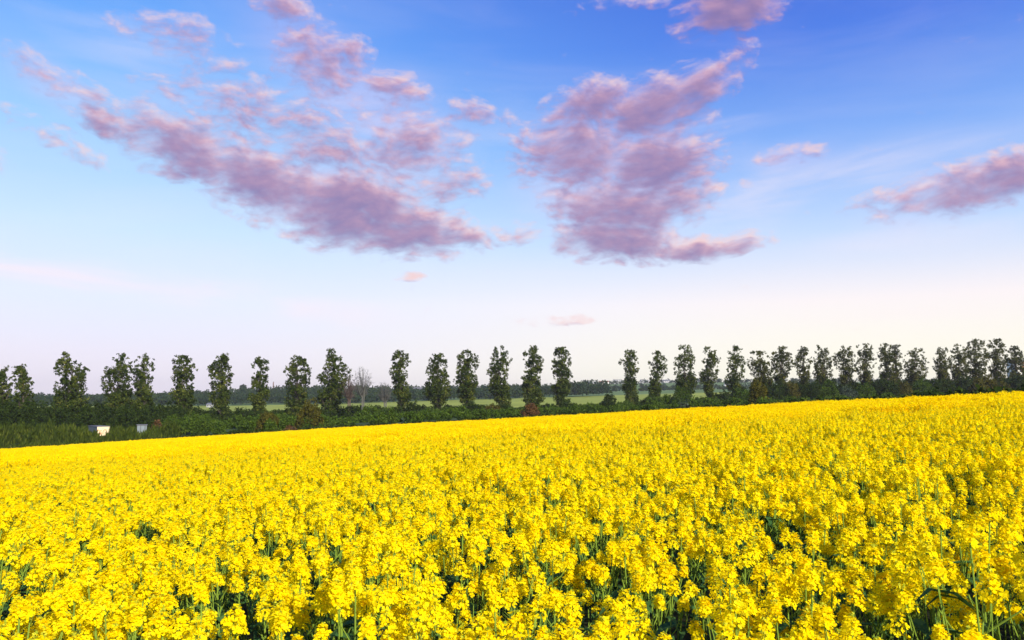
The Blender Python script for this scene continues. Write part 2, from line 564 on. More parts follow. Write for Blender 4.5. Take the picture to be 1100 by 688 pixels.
# ------------------------------------------------------------------ foliage builders
def rand_quads(c, size, n, spread, flat=0.0):
    """n leaf sized quads of random tilt scattered about each centre c (k,3)"""
    c = np.repeat(np.asarray(c, dtype=float), n, 0)
    k = len(c)
    d = rng.normal(size=(k, 3))
    d /= np.linalg.norm(d, axis=1, keepdims=True) + 1e-9
    c = c + d * (rng.random((k, 1)) ** 0.5) * (spread if np.isscalar(spread) else np.repeat(spread, n)[:, None])
    a = rng.normal(size=(k, 3)); a[:, 2] *= (1 - flat)
    a /= np.linalg.norm(a, axis=1, keepdims=True)
    b = np.cross(a, rng.normal(size=(k, 3)))
    b /= np.linalg.norm(b, axis=1, keepdims=True) + 1e-9
    s = size * (0.6 + 0.8 * rng.random((k, 1)))
    a, b = a * s * 0.5, b * s * 0.36
    return np.stack([c - a, c + b - a * 0.1, c + a, c - b - a * 0.1], 1)


def nz3(p, s, seed):
    return mnoise.noise(Vector((p[0] * s + seed * 7.3, p[1] * s - seed * 3.1, p[2] * s + seed * 1.7)))


def poplar(idx, prof, base_py, Y, label, airy=0.0, warm=False):
    """a poplar whose crown follows a list of (height row, left, right) widths; trunk with steep limbs, crown of leaf tufts"""
    sc = Y / F_PX
    rows = np.array(prof, float)
    cx = (rows[0, 1] + rows[0, 2]) / 2 * 0.3 + (rows[-1, 1] + rows[-1, 2]) / 2 * 0.7
    base = at(cx, base_py, Y)
    base.z = gz(base.x, base.y) - 0.1
    ztop = at(cx, rows[0, 0], Y).z
    zr = np.array([at(cx, r, Y).z for r in rows[:, 0]]) - base.z
    mid = ((rows[:, 1] + rows[:, 2]) / 2 - cx) * sc
    hw = (rows[:, 2] - rows[:, 1]) / 2 * sc
    H = zr[0]
    order = np.argsort(zr)
    zs, ms, ws = zr[order], mid[order], hw[order]
    root = empty('poplar_tree', base, label, 'tree', 'poplars in the long row beyond the field')
    tr = Quads()
    spine = lambda z: Vector((np.interp(z, zs, ms) * 0.75 * min(1, z / (0.4 * H)), 0.15 * math.sin(z * 0.5 + idx), z))
    hs = np.linspace(0, H * 0.97, 10)
    tr.tube([spine(h) for h in hs], [0.30 * (1 - 0.9 * h / H) + 0.02 for h in hs], 6)
    cents, siz = [], []
    zl = max(zs[0] - 1.0, 0.8)
    zt = np.linspace(zl, H, 60)
    wt = np.interp(zt, zs, ws) + 0.15
    pz = wt / wt.sum()
    area = float(np.sum(wt * 2) * (zt[1] - zt[0]))
    n_try = int(area * 12)
    lim = 0
    for k in range(n_try):
        z = float(rng.choice(zt, p=pz)) + rng.normal() * 0.15
        w = float(np.interp(z, zs, ws)) + 0.1
        a = rng.random() * 2 * math.pi
        r = w * (rng.random() ** 0.55)
        p = Vector((np.interp(z, zs, ms) + r * math.cos(a), r * math.sin(a), z))
        edge = r / w
        dense = 0.42 - 0.25 * edge * edge - 0.5 * max(0.0, z / H - 0.45) - airy
        if nz3(p, 0.5, idx) + 0.55 * nz3(p, 1.15, idx + 50) < -dense + 0.10:
            continue
        cents.append(p); siz.append(0.42 if z > 0.5 * H else 0.55)
        if z < H * 0.96 and rng.random() < 0.16 and lim < 46:
            lim += 1
            z0 = max(z - (0.9 + r * 1.5), 0.6)
            s = spine(z0)
            m_ = s.lerp(p, 0.5) + Vector((0, 0, -0.12 * r))
            th = 0.045 + 0.035 * (1 - z / H) * 2
            tr.tube([s, m_, p], [th, th * 0.7, 0.02], 4)
    tr.build('trunk', [M_BARK], root)
    cr = Quads()
    C = np.array([tuple(p) for p in cents])
    low = C[:, 2] < 0.5 * H
    for sel, sz, n, sp in ((~low, 0.36 if airy < 0.02 else 0.33, 16, 0.42), (low, 0.44, 14, 0.58)):
        if sel.any():
            cr.add(rand_quads(C[sel], sz, n, sp))
    # a few sprays standing clear of the outline
    ns = 14
    zz = rng.uniform(0.35 * H, H, ns)
    aa = rng.random(ns) * 2 * math.pi
    rr = np.interp(zz, zs, ws) * (0.98 + 0.12 * rng.random(ns))
    S = np.stack([np.interp(zz, zs, ms) + rr * np.cos(aa), rr * np.sin(aa), zz + 0.2], 1)
    cr.add(rand_quads(S, 0.42, 9, 0.36))
    cr.build('crown', [M_POPLAR_W if warm else M_POPLAR], root)
    return root


def row_dist(px):
    return float(np.interp(px, [0, 250, 470, 700, 900, 1100], [175, 205, 238, 250, 262, 282]))


def row_base(px):
    return float(np.interp(px, [0, 180, 300, 430, 600, 750, 900, 1100], [462, 456, 454, 444, 439, 434, 429, 424]))


POPLARS = [
 ([(392,-1,4),(400,-4,7),(410,-6,8),(418,-8,7),(425,-6,7),(432,-8,10),(445,-8,9),(458,-6,6)], 'poplar cut by the left border of the photo, half its crown outside'),
 ([(389,16,19),(396,11,23),(404,12,27),(412,15,31),(420,16,30),(430,15,33),(445,15,33),(458,17,28)], 'short slanting poplar with its tip to one side, second from the left border'),
 ([(379,65,72),(386,62,76),(392,56,83),(396,57,89),(402,59,91),(408,61,87),(413,58,86),(418,57,88),(424,60,86),(432,58,92),(445,55,95),(458,60,90)], 'broad ragged poplar with a pointed top standing alone left of the cream hut'),
 ([(381,122,131),(388,117,134),(394,112,138),(402,110,139),(408,109,138),(414,106,138),(420,112,139),(428,114,139),(440,112,142),(455,112,140)], 'wide poplar with a low side tuft, left one of the close pair above the huts'),
 ([(382,147,159),(390,140,163),(396,141,161),(404,140,160),(412,141,160),(420,143,161),(428,146,162),(440,142,165),(455,140,168)], 'open crowned poplar, right one of the close pair above the huts'),
 ([(383,184,201),(390,183,205),(396,184,208),(402,186,208),(408,181,203),(414,184,204),(422,183,205),(430,185,208),(440,188,204),(450,192,203)], 'poplar with a round tuft leaning out on the right, sixth from the left'),
 ([(381,234,241),(388,226,245),(396,222,246),(402,224,251),(408,225,248),(414,225,245),(420,228,244),(426,225,246),(434,229,243),(445,231,244),(455,232,243)], 'poplar with a branch pointing out to the right, seventh from the left'),
 ([(382,273,278),(388,269,286),(394,269,286),(400,272,284),(408,268,285),(414,269,285),(420,273,287),(427,265,286),(434,272,284),(445,274,285),(455,275,284)], 'thinnest crooked poplar with a forked top, left of the chimney on the far hill'),
 ([(381,315,322),(388,309,327),(394,308,331),(398,302,332),(404,308,331),(412,305,331),(416,308,326),(424,308,330),(432,306,328),(442,308,325),(455,312,322)], 'poplar with a small branch jutting left, standing behind the orange olive bush'),
 ([(376,350,357),(384,349,366),(390,349,368),(396,345,374),(400,346,376),(406,338,376),(412,344,372),(418,343,368),(426,340,366),(436,343,364),(448,348,362),(460,350,361)], 'tall poplar with wide side lobes beside the bare reddish tree'),
 ([(377,424,431),(384,419,441),(390,421,441),(396,418,437),(404,419,437),(412,422,436),(420,423,439),(428,424,443),(436,427,436),(445,428,434)], 'slim poplar with a lopsided top, next right of the small bare trees'),
 ([(380,463,474),(388,459,480),(394,460,480),(400,457,480),(408,458,481),(414,457,483),(422,455,484),(430,461,480),(436,466,476)], 'wide bottomed poplar just right of the white house in the woods'),
 ([(377,497,503),(384,490,514),(390,489,515),(396,491,513),(404,489,513),(410,487,514),(418,491,512),(426,493,511),(432,495,508)], 'even oval poplar, fourth left of the wide gap in the row'),
 ([(372,533,540),(379,526,548),(386,527,550),(394,524,548),(401,523,545),(408,527,544),(416,524,548),(424,528,547),(431,532,548),(436,536,548)], 'tallest poplar left of the wide gap, its foot shifted to the right'),
 ([(373,569,576),(381,562,584),(388,564,584),(396,564,583),(404,561,580),(412,561,580),(420,562,580),(428,561,585),(436,564,580)], 'poplar standing directly behind the rust red bush'),
 ([(374,597,610),(382,596,612),(389,593,614),(396,593,611),(404,595,615),(412,597,612),(418,592,612),(426,595,612),(434,596,611)], 'poplar at the left side of the wide gap in the row'),
 ([(377,672,684),(384,669,687),(390,666,686),(396,670,687),(404,672,684),(410,670,684),(418,669,684),(426,671,686),(434,674,684)], 'vase shaped poplar at the right side of the wide gap in the row'),
 ([(378,704,709),(384,700,718),(390,698,718),(396,697,717),(400,699,717),(408,699,709),(416,697,710),(424,698,710),(432,697,712)], 'fan topped poplar with a bough to the right, second right of the wide gap'),
 ([(372,731,743),(380,728,746),(386,726,749),(392,724,747),(398,726,745),(404,725,748),(412,727,749),(420,728,747),(430,728,742)], 'tall shaggy poplar, third right of the wide gap'),
 ([(374,758,770),(382,757,775),(388,756,776),(394,759,772),(398,751,774),(406,752,770),(414,754,768),(422,759,767),(430,760,766)], 'thin topped poplar with a waist, left of the small white farmhouse'),
 ([(373,785,796),(381,782,801),(388,781,802),(394,784,802),(402,782,801),(408,778,798),(416,782,798),(424,785,796)], 'poplar just right of the small white farmhouse'),
 ([(378,809,824),(386,806,828),(394,804,830),(401,808,832),(408,812,832),(418,812,830)], 'lower twin crowned poplar behind the tall orange brown bush'),
 ([(371,838,846),(378,832,850),(386,830,853),(394,831,853),(402,830,848),(408,835,844),(420,836,844)], 'pointed airy poplar next right of the twin crowned one'),
 ([(373,861,871),(382,858,872),(390,855,874),(398,857,872),(406,860,870),(418,861,869)], 'narrow airy poplar between two wider ones, second right of the twin crowned one'),
 ([(372,881,889),(380,878,894),(388,876,898),(396,873,896),(404,876,893),(415,880,890)], 'spreading airy poplar, third right of the twin crowned one'),
 ([(373,905,915),(380,899,919),(388,898,922),(396,900,922),(404,903,916),(415,904,912)], 'round headed poplar, fourth right of the twin crowned one'),
 ([(370,924,937),(378,922,942),(386,922,941),(394,921,940),(402,924,938),(415,926,936)], 'full poplar, fifth right of the twin crowned one'),
 ([(370,950,956),(378,946,960),(386,944,960),(394,946,962),(404,948,960),(415,950,960)], 'left one of two poplars grown together in one block, right half of the photo'),
 ([(371,960,971),(380,957,971),(390,957,970),(400,958,970),(415,960,968)], 'flat topped right one of two poplars grown together in one block'),
 ([(375,981,993),(384,975,995),(392,972,998),(400,974,996),(410,976,992),(418,978,988)], 'loose reddish poplar at the left side of the narrow gap near the right end'),
 ([(374,1012,1020),(382,1008,1022),(390,1005,1022),(398,1006,1020),(408,1008,1020)], 'small poplar at the right side of the narrow gap near the right end'),
 ([(371,1025,1036),(380,1023,1042),(390,1022,1042),(400,1024,1040),(410,1026,1040)], 'upright poplar squeezed between the narrow gap and the highest crowns'),
 ([(365,1050,1059),(371,1042,1062),(380,1038,1062),(390,1038,1060),(400,1040,1060),(410,1042,1058)], 'dense high poplar, third from the right border'),
 ([(365,1068,1080),(373,1064,1082),(382,1062,1082),(392,1064,1080),(402,1066,1080)], 'high flat topped poplar, second from the right border'),
 ([(372,1090,1097),(380,1084,1102),(388,1081,1106),(400,1082,1104)], 'poplar above the white and pink building at the right border'),
]
for i, (prof, lab) in enumerate(POPLARS):
    mx = (prof[0][1] + prof[0][2]) / 2
    prof2 = list(prof)
    bp = row_base(mx)
    if prof2[-1][0] < bp - 4:                     # carry the lower crown down towards the foot
        last = prof2[-1]
        c = (last[1] + last[2]) / 2; h = (last[2] - last[1]) / 2
        prof2.append((bp - 3, c - h * 0.7, c + h * 0.7))
    poplar(i, prof2, bp, row_dist(mx), lab, airy=0.0 if mx < 630 else (0.07 if mx < 800 else 0.05), warm=mx > 800)


def bare_tree(px, top, base_py, hw, Y, label, mat, seed):
    r_ = random.Random(seed)
    b = at(px, base_py, Y)
    b.z = gz(b.x, b.y) - 0.1
    H = at(px, top, Y).z - b.z
    W = hw * Y / F_PX
    root = empty('bare_tree', b, label, 'tree', 'leafless trees in the row')
    trunk, crown = Quads(), Quads()
    fork = H * 0.36
    for k in range(2):
        trunk.tube([(0.3 * k, 0, 0), (0.5 * k - 0.1, 0, fork), (0.7 * k - 0.25, 0.1, H * 0.62)], [0.24, 0.18, 0.08], 6)
    for k in range(40):
        a = r_.uniform(0, 6.283)
        u = r_.uniform(-0.95, 1.0)
        rad = W * math.sqrt(max(0.05, 1 - u * u)) * r_.uniform(0.7, 1.0) * 1.1
        tip = Vector((rad * math.cos(a), rad * math.sin(a), H * (0.73 + 0.27 * u)))
        st = Vector((0.1 * math.cos(a), 0.1 * math.sin(a), fork + (tip.z - fork) * r_.uniform(0.0, 0.35)))
        md = st.lerp(tip, 0.5) + Vector((math.cos(a), math.sin(a), -0.2)) * rad * 0.12
        crown.tube([st, md, tip], [0.075, 0.05, 0.02], 4)
        for j in range(9):
            f = r_.uniform(0.35, 1.0)
            p = st.lerp(md, f * 2) if f < 0.5 else md.lerp(tip, f * 2 - 1)
            q = p + Vector((r_.gauss(0, 1), r_.gauss(0, 1), abs(r_.gauss(0.5, 0.7)))).normalized() * r_.uniform(0.5, 1.2)
            crown.tube([p, p.lerp(q, 0.5) + Vector((0, 0, 0.05)), q], [0.030, 0.022, 0.010], 3)
            for i in range(2):
                q2 = q + Vector((r_.gauss(0, 1), r_.gauss(0, 1), abs(r_.gauss(0.4, 0.7)))).normalized() * r_.uniform(0.3, 0.7)
                crown.tube([p.lerp(q, 0.6), q2], [0.020, 0.008], 3)
    trunk.build('trunk', [mat], root)
    crown.build('crown', [mat], root)


bare_tree(374, 404, 450, 6.5, 213, 'leafless reddish tree close against the tall lobed poplar', M_RTWIG, 3)
bare_tree(389, 395, 446, 10.5, 222, 'leafless grey tree with a round fan of twigs, tallest of the bare trees', M_TWIG, 4)
bare_tree(413, 411, 447, 7, 228, 'small thin leafless tree just left of the lopsided poplar', M_TWIG, 5)


def dome(Q, px, top, base_py, hw, Y, dens=1.0, leaf=0.34, mat=0, upright=False, seed=0, deep=1.0):
    """tufts of leaves filling an uneven dome on the ground; returns its base point"""
    b = at(px, base_py, Y)
    b.z = gz(b.x, b.y)
    H = max(at(px, top, Y).z - b.z, 0.8)
    W = hw * Y / F_PX
    n = int(34 * dens * max(W, 0.8) * max(H, 1) * 0.55) + 14
    th = rng.random(n) * 2 * math.pi
    r = np.sqrt(rng.random(n))
    lump = np.array([mnoise.noise(Vector((math.cos(a) * q * 2 + seed * 3.3, math.sin(a) * q * 2, seed))) for a, q in zip(th, r)])
    hz = H * np.sqrt(np.clip(1 - r ** 2.4, 0.03, 1)) * (0.86 + 0.34 * lump)
    z = hz * (rng.random(n) ** 0.6)
    C = np.stack([W * r * np.cos(th), deep * W * r * np.sin(th), np.maximum(z, 0.15)], 1)
    if upright:
        c = np.repeat(C, 9, 0) + rng.normal(size=(n * 9, 3)) * 0.25
        k = len(c)
        up = np.stack([rng.normal(size=k) * 0.25, rng.normal(size=k) * 0.25, np.ones(k)], 1) * (0.25 + 0.35 * rng.random((k, 1)))
        sd = rng.normal(size=(k, 3)); sd[:, 2] *= 0.2
        sd = sd / np.linalg.norm(sd, axis=1, keepdims=True) * 0.10
        q = np.stack([c - up, c + sd, c + up, c - sd], 1)
    else:
        q = rand_quads(C, leaf, 12, 0.5)
    q[:, :, 2] = np.maximum(q[:, :, 2], -0.05)
    # light and dark tufts
    var = np.clip(np.repeat(rng.random(n), len(q) // n) * 0.55 + rng.random(len(q)) * 0.45, 0, 1)
    return b, q, var


def bush(name, px, top, base_py, hw, Y, kind, label, group=None, cat='bush', dens=1.0):
    b, q, var = dome(None, px, top, base_py, hw, Y, dens, seed=px * 0.13)
    root = empty(name, b, label, cat, group)
    st = Quads()
    H = q[:, :, 2].max()
    for k in range(5):
        a = k * 1.26 + px
        st.tube([(0.1 * math.cos(a), 0.1 * math.sin(a), -0.1), (0.35 * math.cos(a), 0.35 * math.sin(a), H * 0.35), (0.8 * math.cos(a), 0.8 * math.sin(a), H * 0.75)], [0.07, 0.05, 0.02], 4)
    st.build('stem', [M_BARK], root)
    cr = Quads(); cr.add(q, 0, var)
    cr.build('foliage', [BUSH[kind]], root)
    return root


G_B = 'bushes along the foot of the tree row'
BUSHES = [  # px, top, base, half width, distance, kind, label
 (168, 451, 474, 6, 150, 'red', 'small reddish brown bush right of the pale blue hut'),
 (184, 445, 472, 13, 165, 'green', 'green bush between the reddish brown bush and the sixth poplar'),
 (205, 442, 470, 14, 172, 'green', 'rounded green bush in front of the foot of the sixth poplar'),
 (219, 444, 470, 12, 178, 'green', 'light green bush left of the foot of the seventh poplar'),
 (246, 446, 468, 12, 178, 'dark', 'dark bush right of the foot of the seventh poplar'),
 (263, 437, 466, 15, 185, 'dark', 'large dark rounded bush left of the foot of the crooked thin poplar'),
 (288, 438, 466, 12, 154, 'olive', 'olive yellow bush right of the foot of the crooked thin poplar'),
 (304, 444, 464, 9, 186, 'green', 'narrow green bush left of the foot of the poplar with the jutting branch'),
 (332, 426, 464, 14, 156, 'olive', 'big orange olive bush, the tallest bush in front of the left poplars'),
 (312, 457, 466, 6, 140, 'red', 'low red brown scrub at the field edge under the orange olive bush'),
 (346, 454, 464, 7, 140, 'green', 'low light green bush at the field edge below the orange olive bush'),
 (378, 434, 460, 10, 205, 'dark', 'dark bush at the foot of the bare reddish tree'),
 (398, 434, 458, 11, 205, 'green', 'bright green bush at the foot of the tallest bare tree'),
 (416, 437, 458, 10, 208, 'green', 'green bush at the foot of the small thin bare tree'),
 (444, 430, 456, 9, 225, 'dark', 'dark upright bush touching the lopsided slim poplar'),
 (436, 443, 456, 8, 200, 'green', 'mid green bush in front of the foot of the lopsided slim poplar'),
 (463, 438, 454, 10, 220, 'green', 'green bush left below the wide bottomed poplar'),
 (482, 436, 454, 9, 220, 'green', 'green bush right below the wide bottomed poplar'),
 (507, 431, 453, 14, 222, 'dark', 'broad dark bush under the even oval poplar'),
 (529, 434, 452, 9, 224, 'olive', 'brownish green bush left below the tallest poplar of the left half'),
 (548, 440, 452, 9, 224, 'dark', 'dark low bush right below the tallest poplar of the left half'),
 (570, 430, 452, 10, 152, 'red', 'rust red bush in front of a poplar near the middle of the photo'),
 (590, 434, 449, 9, 226, 'dark', 'dark bush between the rust red bush and the wide gap'),
 (610, 431, 448, 10, 228, 'dark', 'dark bush under the poplar left of the wide gap'),
 (655, 420, 446, 8, 232, 'dark', 'dark spiky round bush standing free in the wide gap, lone dark dome'),
 (637, 432, 447, 11, 228, 'green', 'lighter green bush in the wide gap, left of the dark spiky bush'),
 (672, 429, 446, 9, 230, 'green', 'green bush under the vase shaped poplar'),
 (690, 431, 446, 9, 232, 'dark', 'dark bush between the vase shaped poplar and the fan topped poplar'),
 (703, 424, 444, 11, 236, 'green', 'rounded green bush under the fan topped poplar'),
 (719, 421, 443, 10, 238, 'green', 'taller green bush between the fan topped and the shaggy poplar'),
 (733, 415, 441, 11, 236, 'green', 'high green bush in front of the lower half of the shaggy poplar'),
 (735, 429, 444, 6, 150, 'grey', 'pale grey green bush at the field edge under the shaggy poplar'),
 (751, 430, 443, 7, 148, 'green', 'yellowish green low bush right of the pale grey green bush'),
 (766, 426, 441, 10, 230, 'green', 'green bush under the thin topped poplar'),
 (781, 418, 440, 12, 240, 'dark', 'dark dome of a bush below the small white farmhouse'),
 (799, 416, 438, 12, 240, 'green', 'green bush under the poplar right of the farmhouse'),
 (815, 400, 438, 10, 165, 'olive', 'tall orange brown bush in front of the twin crowned poplar'),
 (832, 412, 436, 11, 240, 'dark', 'dark bush right of the tall orange brown bush'),
 (822, 426, 438, 14, 140, 'green', 'long low bright green bush at the field edge near the orange brown bush'),
 (849, 407, 435, 12, 245, 'olive', 'olive bush under the pointed airy poplar'),
 (868, 409, 434, 13, 246, 'dark', 'dark bush under the narrow airy poplar'),
 (889, 408, 433, 13, 246, 'green', 'green bush under the spreading airy poplar'),
 (911, 413, 432, 12, 246, 'grey', 'grey green bush with pale tufts under the round headed poplar'),
 (930, 410, 431, 12, 246, 'green', 'light green bush under the full poplar'),
 (950, 408, 431, 13, 250, 'dark', 'dark bush under the two poplars grown together'),
 (970, 408, 430, 12, 250, 'olive', 'olive bush right of the two poplars grown together'),
 (992, 405, 429, 14, 254, 'green', 'green bush filling the foot of the narrow gap near the right end'),
 (1016, 405, 428, 13, 256, 'dark', 'dark bush under the small poplar right of the narrow gap'),
 (1040, 402, 427, 13, 258, 'dark', 'dark bush under the upright poplar near the right end'),
 (1052, 403, 427, 10, 236, 'olive', 'yellow olive bush under the third poplar from the right border'),
 (1064, 400, 426, 9, 240, 'olive', 'brownish rounded bush under the second poplar from the right border'),
 (1079, 408, 426, 8, 228, 'olive', 'low orange olive bush near the right border'),
 (1096, 400, 425, 11, 262, 'dark', 'dark bush below the white and pink building'),
]
for (px, top, bs, hw, Y, kind, lab) in BUSHES:
    bush('bush', px, top, bs, hw, Y, kind, lab, G_B)

# undergrowth: the dark mass between and under the trees
def build_mass(name, mat, rows, upright=False, leaf=0.36):
    Q = Quads()
    for i, (px, top, bs, hw, Y, dens) in enumerate(rows):
        b, q, var = dome(None, px, top, bs, hw, Y, dens, leaf, upright=upright, seed=i * 0.71 + px * 0.01)
        Q.add(q + np.array(tuple(b), dtype=np.float32), 0, var)
    o = Q.build(name, [mat])
    return tag(o, kind='stuff')


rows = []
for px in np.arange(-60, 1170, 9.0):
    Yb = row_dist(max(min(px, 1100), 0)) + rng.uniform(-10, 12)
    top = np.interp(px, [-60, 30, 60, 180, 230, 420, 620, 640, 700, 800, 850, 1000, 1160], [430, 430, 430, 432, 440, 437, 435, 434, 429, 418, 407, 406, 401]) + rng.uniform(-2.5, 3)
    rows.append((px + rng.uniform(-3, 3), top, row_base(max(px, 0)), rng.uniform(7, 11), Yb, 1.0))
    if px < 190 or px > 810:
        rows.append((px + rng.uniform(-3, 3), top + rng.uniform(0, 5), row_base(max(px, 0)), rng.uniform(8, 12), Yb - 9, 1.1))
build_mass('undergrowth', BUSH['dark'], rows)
rows, shrub_rows = [], []
for px in np.arange(-60, 1170, 5.0):
    t = (px - CX) / F_PX
    Yb = float(np.interp(px, [0, 180, 420, 700, 1100], [138, 150, 165, 175, 185])) + rng.uniform(-8, 8)
    top = np.interp(px, [-60, 20, 80, 150, 190, 420, 620, 800, 1160], [458, 455, 457, 462, 452, 443, 437, 430, 418]) + rng.uniform(-2.5, 2.5)
    if px > 185:
        shrub_rows.append((px, top + rng.uniform(-3.5, 3.5), top + 20, rng.uniform(5, 10), Yb + rng.uniform(-6, 22), 1.1))
        continue
    if 97 < px < 122 or 142 < px < 163:
        Yb = rng.uniform(152, 160)
    rows.append((px, top, top + 22, rng.uniform(4, 6.5), Yb, 1.3))
edge_rows = []
for px in np.arange(-40, 1150, 4.5):
    t = (px - CX) / F_PX
    D = float(edge_dist(t)) + rng.uniform(4, 12)
    zt_ = gz(t * D, D) + rng.uniform(1.0, 1.7)
    top = HOR + (EYE - zt_) / D * F_PX
    if 97 < px < 122 or 142 < px < 163:
        top += 3
    if px > 175:
        edge_rows.append((px, top + rng.uniform(-1, 2), top + 10, rng.uniform(4, 8), D + rng.uniform(0, 14), 1.2))
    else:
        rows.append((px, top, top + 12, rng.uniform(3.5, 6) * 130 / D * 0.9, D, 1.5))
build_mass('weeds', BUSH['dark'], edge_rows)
build_mass('shrubbery', BUSH['green'], shrub_rows)
for px, top, Yb in ((91, 461, 126), (95, 463, 125), (99, 465, 125), (103, 468.5, 125), (108, 470, 124), (113, 469.5, 124), (118, 464.5, 125), (123, 461, 128), (128, 460, 130), (133, 463, 128), (138, 461, 131), (143, 464, 129), (147, 465.5, 128), (151, 465, 128), (155, 466, 128), (159, 462, 130), (163, 463, 130)):
    for _ in range(2):
        rows.append((px + rng.uniform(-1.5, 1.5), top, top + 16, rng.uniform(3, 4.5), Yb + rng.uniform(-2, 2), 1.5))
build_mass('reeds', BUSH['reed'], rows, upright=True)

# far woods on the rising ground
def build_woods():
    Q = Quads()
    cents, rad = [], []
    def plant(x, y, h, w):
        z = gz(x, y)
        cents.append((x, y, z, h, w))
    for Y0, Y1, p0, p1, n, h0, h1 in ((690, 930, -120, 625, 1700, 8.5, 11), (620, 700, -60, 230, 160, 7, 12), (640, 700, 330, 560, 120, 5, 10), (650, 720, 600, 652, 60, 10, 15),
                                      (1050, 1120, 650, 900, 90, 4, 8), (1300, 1330, 640, 1100, 130, 4, 8), (930, 950, 640, 860, 70, 3, 6),
                                      (1440, 1500, 600, 1200, 200, 4, 9), (900, 960, 850, 1250, 200, 6, 11)):
        for _ in range(n):
            Y = rng.uniform(Y0, Y1); px = rng.uniform(p0, p1)
            plant((px - CX) / F_PX * Y, Y, rng.uniform(h0, h1), rng.uniform(3.2, 5.4))
    for (x, y, z, h, w) in cents:
        k = 30
        th = rng.random(k) * 6.283; r = np.sqrt(rng.random(k)) * w
        zz = z + h * (0.15 + 0.85 * np.sqrt(np.clip(1 - (r / w) ** 2, 0.02, 1)) * rng.random(k) ** 0.5)
        c = np.stack([x + r * np.cos(th), y + r * np.sin(th), zz], 1)
        tone = rng.random()
        Q.add(rand_quads(c, 1.5, 3, 0.8), 0, np.clip(tone * 0.6 + rng.random(k * 3) * 0.4, 0, 1))
    tag(Q.build('woods', [M_WOODS]), kind='stuff')


build_woods()
# the round tree that tops the far ridge
def ridge_tree(px, top, hw, Y, label):
    x = (px - CX) / F_PX * Y
    z = gz(x, Y)
    H = at(px, top, Y).z - z
    W = hw * Y / F_PX
    root = empty('round_tree', (x, Y, z - 0.2), label, 'tree')
    tk = Quads(); tk.tube([(0, 0, 0), (0.1, 0, H * 0.6)], [0.4, 0.2], 6)
    tk.build('trunk', [M_BARK], root)
    k = 220
    d = rng.normal(size=(k, 3)); d /= np.linalg.norm(d, axis=1, keepdims=True)
    c = d * (rng.random((k, 1)) ** 0.4) * np.array([W, W, H * 0.36]) + np.array([0, 0, H * 0.64])
    cr = Quads(); cr.add(rand_quads(c, 1.6, 3, 0.7)); cr.build('crown', [M_WOODS], root)


ridge_tree(262, 412.5, 4.2, 930, 'round dome of a tree topping the far wooded ridge')

# ------------------------------------------------------------------ buildings and huts
M_WHITE = solid_mat('white_render', (0.72, 0.70, 0.66), 0.8, 0.4, 0.1)
M_GREYW = solid_mat('grey_wall', (0.34, 0.34, 0.36), 0.8, 0.3, 0.15)
M_BEIGE = solid_mat('beige_wall', (0.55, 0.46, 0.38), 0.8, 0.3, 0.15)
M_ROOF_R = solid_mat('red_roof', (0.24, 0.09, 0.06), 0.8, 0.6, 0.2)
M_ROOF_G = solid_mat('grey_roof', (0.12, 0.12, 0.135), 0.8, 0.6, 0.2)
M_GLASS = solid_mat('dark_window', (0.03, 0.035, 0.04), 0.15, 0.5, 0.1)
M_BRICK = solid_mat('chimney_brick', (0.17, 0.11, 0.10), 0.9, 0.6, 0.2)
M_CREAM = solid_mat('cream_paint', (0.70, 0.56, 0.36), 0.6, 1.2, 0.06)
M_ORANGE = solid_mat('orange_print', (0.50, 0.20, 0.08), 0.6, 4.0, 0.3)
M_BLUEG = solid_mat('blue_grey_paint_and_shade', (0.07, 0.09, 0.10), 0.7, 1.2, 0.15)  # cream hut's shaded side put into the colour; also the grey hut's body
M_PALE_SHADED = solid_mat('pale_blue_shaded', (0.13, 0.16, 0.185), 0.6, 1.2, 0.12)  # pale doors made darker, their shade put into the base colour
M_PINK = solid_mat('pink_brick', (0.50, 0.20, 0.15), 0.8, 1.0, 0.2)


def box_bm(bm, x0, x1, y0, y1, z0, z1, bev=0.0):
    r = bmesh.ops.create_cube(bm, size=1.0)
    vs_ = r['verts']
    bmesh.ops.scale(bm, vec=(x1 - x0, y1 - y0, z1 - z0), verts=vs_)
    bmesh.ops.translate(bm, vec=((x0 + x1) / 2, (y0 + y1) / 2, (z0 + z1) / 2), verts=vs_)
    if bev:
        es = list({e for v in vs_ for e in v.link_edges})
        bmesh.ops.bevel(bm, geom=es, offset=bev, segments=2, affect='EDGES')


def part(name, mat, parent, boxes, bev=0.0):
    bm = bmesh.new()
    for b in boxes:
        box_bm(bm, *b, bev)
    me = bpy.data.meshes.new(name)
    bm.to_mesh(me); bm.free()
    me.materials.append(mat)
    return obj(name, me, parent)


def gable(name, mat, parent, x0, x1, y0, y1, z0, h, over=0.4):
    bm = bmesh.new()
    x0 -= over; x1 += over; y0 -= over; y1 += over
    ym = (y0 + y1) / 2
    v = [bm.verts.new(c) for c in ((x0, y0, z0), (x1, y0, z0), (x1, y1, z0), (x0, y1, z0), (x0, ym, z0 + h), (x1, ym, z0 + h))]
    for f in ((0, 1, 5, 4), (2, 3, 4, 5), (1, 2, 5), (3, 0, 4), (3, 2, 1, 0)):
        bm.faces.new([v[i] for i in f])
    me = bpy.data.meshes.new(name)
    bm.to_mesh(me); bm.free()
    me.materials.append(mat)
    return obj(name, me, parent)


